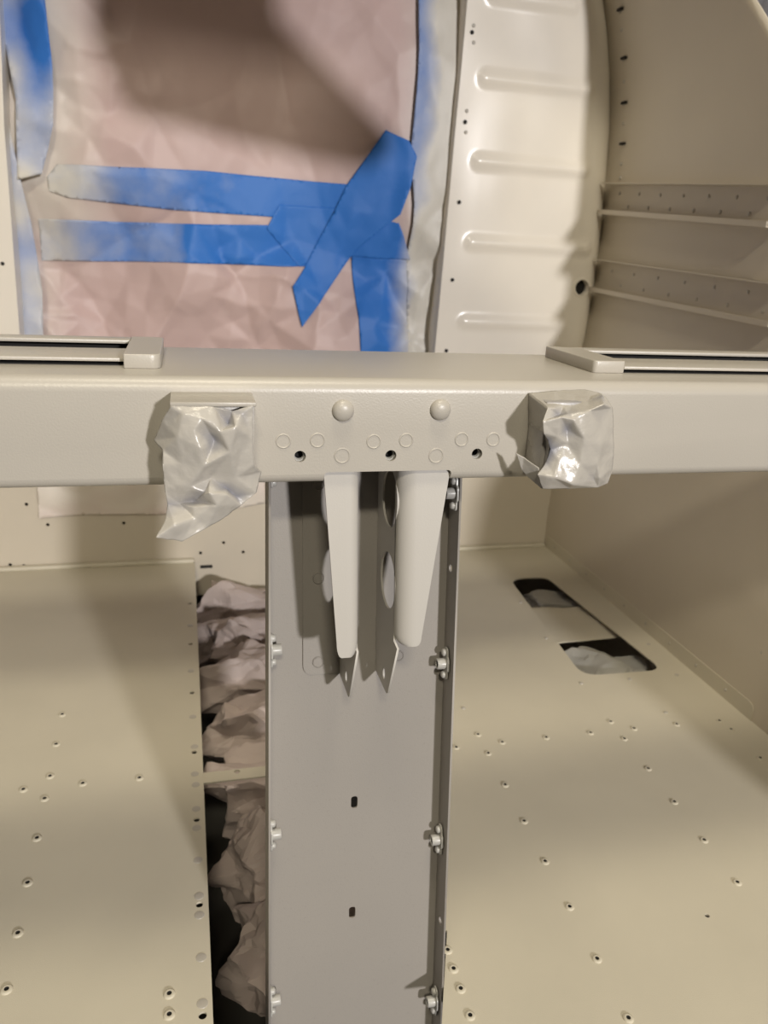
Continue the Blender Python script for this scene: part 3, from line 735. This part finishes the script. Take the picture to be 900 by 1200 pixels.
# right one
tr = empty('taped_bracket', at(668, 530, Y=0.44))
tag(tr, 'boxy bracket on the beam wrapped in torn painted tape, right of the gussets', 'bracket', 'taped brackets on the cross beam')
xa = at(621, 470, Y=BF).x; xb = at(712, 500, Y=FY + 0.003).x
za = at(640, 461, Y=BF).z
link('bracket_block', local(box('bracket_block', (xa + .0005, FY + 0.010, 0.4240), (xb - .002, BF - 0.0002, za - .001), 0.0015), tr), M_WRAP, tr)
setattr_spray(bpy.data.objects[tr.children[0].name].data, lambda c: 0.86 + 0.5 * noise.noise(c * 60))
P = [(620, 461, BF - .001, 1), (650, 458, BF - .002, 1), (686, 457, BF - .002, 1), (704, 461, BF - .004, .8), (709, 465, BF - .008, 1), (718, 478, FY + .012, 1), (719, 520, FY + .008, 1), (718, 550, FY + .008, 1),
     (712, 566, FY + .008, 1), (700, 571, FY + .006, 1), (668, 572, FY + .003, .8), (636, 573, FY + .003, .7), (630, 556, FY + .001, .9), (640, 541, FY + .004, .4),
     (645, 526, FY + .003, .15), (642, 516, FY + .003, .2), (637, 508, FY - .001, .9), (636, 494, FY - .001, 1), (642, 478, FY + .004, 1),
     # interior
     (655, 487, FY + .005, .35), (664, 503, FY + .003, .3), (666, 485, FY + .001, .6), (690, 470, FY + .012, .8), (706, 464, FY + .010, .4), (708, 474, FY - .001, 1), (657, 489, FY - .003, 1),
     (690, 482, FY - .002, 1), (672, 492, FY - .003, 1), (653, 512, FY - .001, 1), (665, 520, FY + .001, 1), (685, 515, FY - .004, 1), (705, 520, FY - .001, 1), (680, 545, FY - .003, 1),
     (655, 540, FY - .001, 1), (700, 545, FY - .001, 1), (703, 560, FY + .000, 1), (650, 560, FY - .004, 1), (631, 550, FY - .005, 1), (671, 568, FY - .005, 1), (695, 560, FY + .002, .6),
     (660, 475, FY + .010, .95), (675, 465, FY + .020, 1), (650, 478, FY + .004, .8)]
link('masking_tape', local(wrap_sheet('masking_tape', P, list(range(19)), 11.0, 0.001), tr), M_WRAP, tr)
# shaded left flank with a lifted corner of tape
flank([(620, 461, BF - .001, .95), (642, 478, FY + .004, .95), (640, 500, FY + .004, .85), (645, 520, FY + .005, .8), (641, 545, FY + .005, .7), (634, 572, FY + .006, .6), (620, 556, BF - .004, .75), (620, 500, BF - .001, .9)], 2.0, tr)
flank([(605, 531, FY + .014, .9), (614, 536, FY + .012, .9), (631, 548, FY + .003, .85), (636, 573, FY + .004, .55), (628, 567, FY + .008, .55), (612, 552, FY + .013, .75)], 6.0, tr)
flank([(718, 478, FY + .012, 1), (719, 520, FY + .008, 1), (718, 550, FY + .008, 1), (712, 566, FY + .008, 1), (706, 566, BF - .004, 1), (708, 500, BF - .002, 1), (707, 466, BF - .002, 1)], 5.0, tr)

# ------------------------------------------------------------------ brace across the tunnel
a = at(242, 909, Z=0)
me = plate('tunnel_brace', [(GAP_L - 0.006, a.y - 0.009), (GAP_R + 0.006, a.y - 0.009), (GAP_R + 0.006, a.y + 0.0085), (GAP_L - 0.006, a.y + 0.0085)],
           [circ(*at(278, 905, Z=-0.003).xy, 0.0032, 14)], 0.002, frame((0, 0, -0.0032), (1, 0, 0), (0, 1, 0)))
tag(link('tunnel_brace', me, M_FLOOR), 'narrow flat metal brace bridging the dark slot between the floor panels', 'brace')

# ------------------------------------------------------------------ crumpled sheets of packing paper
def crumple(seed, dims, npts=46):
    """balled-up sheet: flat triangular facets between hard random creases"""
    rnd = random.Random(seed); pts = []
    while len(pts) < npts:
        d = Vector((rnd.gauss(0, 1), rnd.gauss(0, 1), rnd.gauss(0, 1))).normalized()
        if all((d - q).length > 0.27 for q in pts): pts.append(d)
        elif rnd.random() < 0.02: pts.append(d)
    bm = bmesh.new()
    for d in pts: bm.verts.new(d)
    bmesh.ops.convex_hull(bm, input=bm.verts[:])
    for v in bm.verts:
        d = v.co.normalized(); v.co = d * rnd.choice((0.55, 0.78, 0.96, 1.10)) * rnd.uniform(0.93, 1.07)
    bmesh.ops.subdivide_edges(bm, edges=bm.edges[:], cuts=5, use_grid_fill=True)
    for _ in range(1): bmesh.ops.smooth_vert(bm, verts=bm.verts[:], factor=0.5, use_axis_x=True, use_axis_y=True, use_axis_z=True)
    for v in bm.verts:
        c = v.co; c *= 1 + 0.10 * (noise.noise(c * 2.3 + Vector((seed, 0, 0))) - 1.2 * abs(noise.noise(c * 3.3 + Vector((0, 0, seed)))))
        c *= 1 - 0.09 * abs(noise.noise(c * 5.5 + Vector((seed, seed, 0))))
        c += 0.05 * Vector(nvec(c * 3.1 + Vector((0, seed, 0))))
        v.co = Vector((c.x * dims[0], c.y * dims[1], c.z * dims[2])) * 0.55
    me = from_bm('crumpled_paper', bm, True); me.set_sharp_from_angle(angle=R(13)); return me
WADS = [  # seed, centre, dims, label
    (1, (0.078, 1.270, -0.068), (0.175, 0.125, 0.12), 'crumpled brown paper wad deepest in the floor slot, against the back wall'),
    (2, (0.076, 1.145, -0.072), (0.175, 0.125, 0.12), 'crumpled brown paper wad second from the back wall in the floor slot'),
    (3, (0.077, 1.022, -0.070), (0.178, 0.125, 0.12), 'crumpled brown paper wad third from the back wall in the floor slot'),
    (4, (0.078, 0.902, -0.072), (0.178, 0.125, 0.12), 'crumpled brown paper wad fourth from the back wall in the floor slot'),
    (14, (0.080, 0.785, -0.074), (0.178, 0.120, 0.11), 'crumpled brown paper wad just behind the metal brace in the floor slot'),
    (5, (0.084, 0.672, -0.082), (0.170, 0.115, 0.12), 'crumpled brown paper wad just nearer than the metal brace in the floor slot'),
    (6, (0.086, 0.565, -0.085), (0.165, 0.110, 0.12), 'crumpled brown paper wad second nearest the viewer in the floor slot'),
    (7, (0.094, 0.480, -0.130), (0.120, 0.060, 0.07), 'crumpled brown paper wad nearest the viewer in the floor slot'),
]
for sd, loc, dims, lab in WADS:
    o = link('crumpled_paper', crumple(sd, dims), M_KRAFT, None, loc)
    tag(o, lab, 'paper', 'crumpled paper in the floor slot')
M_DUSTY = paint('oversprayed_paper', (0.42, 0.41, 0.375), 0.6, 300, 0.1, 0.85)
for sd, loc, dims, lab in [(21, (0.622, 1.125, -0.044), (0.16, 0.14, 0.075), 'oversprayed crumpled paper in the far half of the floor cutout at right'),
                           (22, (0.592, 0.905, -0.042), (0.17, 0.13, 0.080), 'oversprayed crumpled paper in the near half of the floor cutout at right')]:
    o = link('crumpled_paper', crumple(sd, dims), M_DUSTY, None, loc); tag(o, lab, 'paper', 'crumpled paper in the floor cutout')
# painted web crossing under the cutout
me = poly_sheet('cutout_strap', [(0.50, 0.965), (0.70, 0.975), (0.665, 1.03), (0.66, 1.085), (0.50, 1.09)], lambda x, y: 0.004 * noise.noise(Vector((x * 20, y * 20, 1))), 0.008)
me.transform(Matrix(((1, 0, 0, 0), (0, 0, 1, 0), (0, 1, 0, -0.010), (0, 0, 0, 1)))); me = solid(me, 0.001)
tag(link('paper_strip', me, M_FLOOR), 'pale painted strip crossing the middle of the floor cutout at right', 'strip')
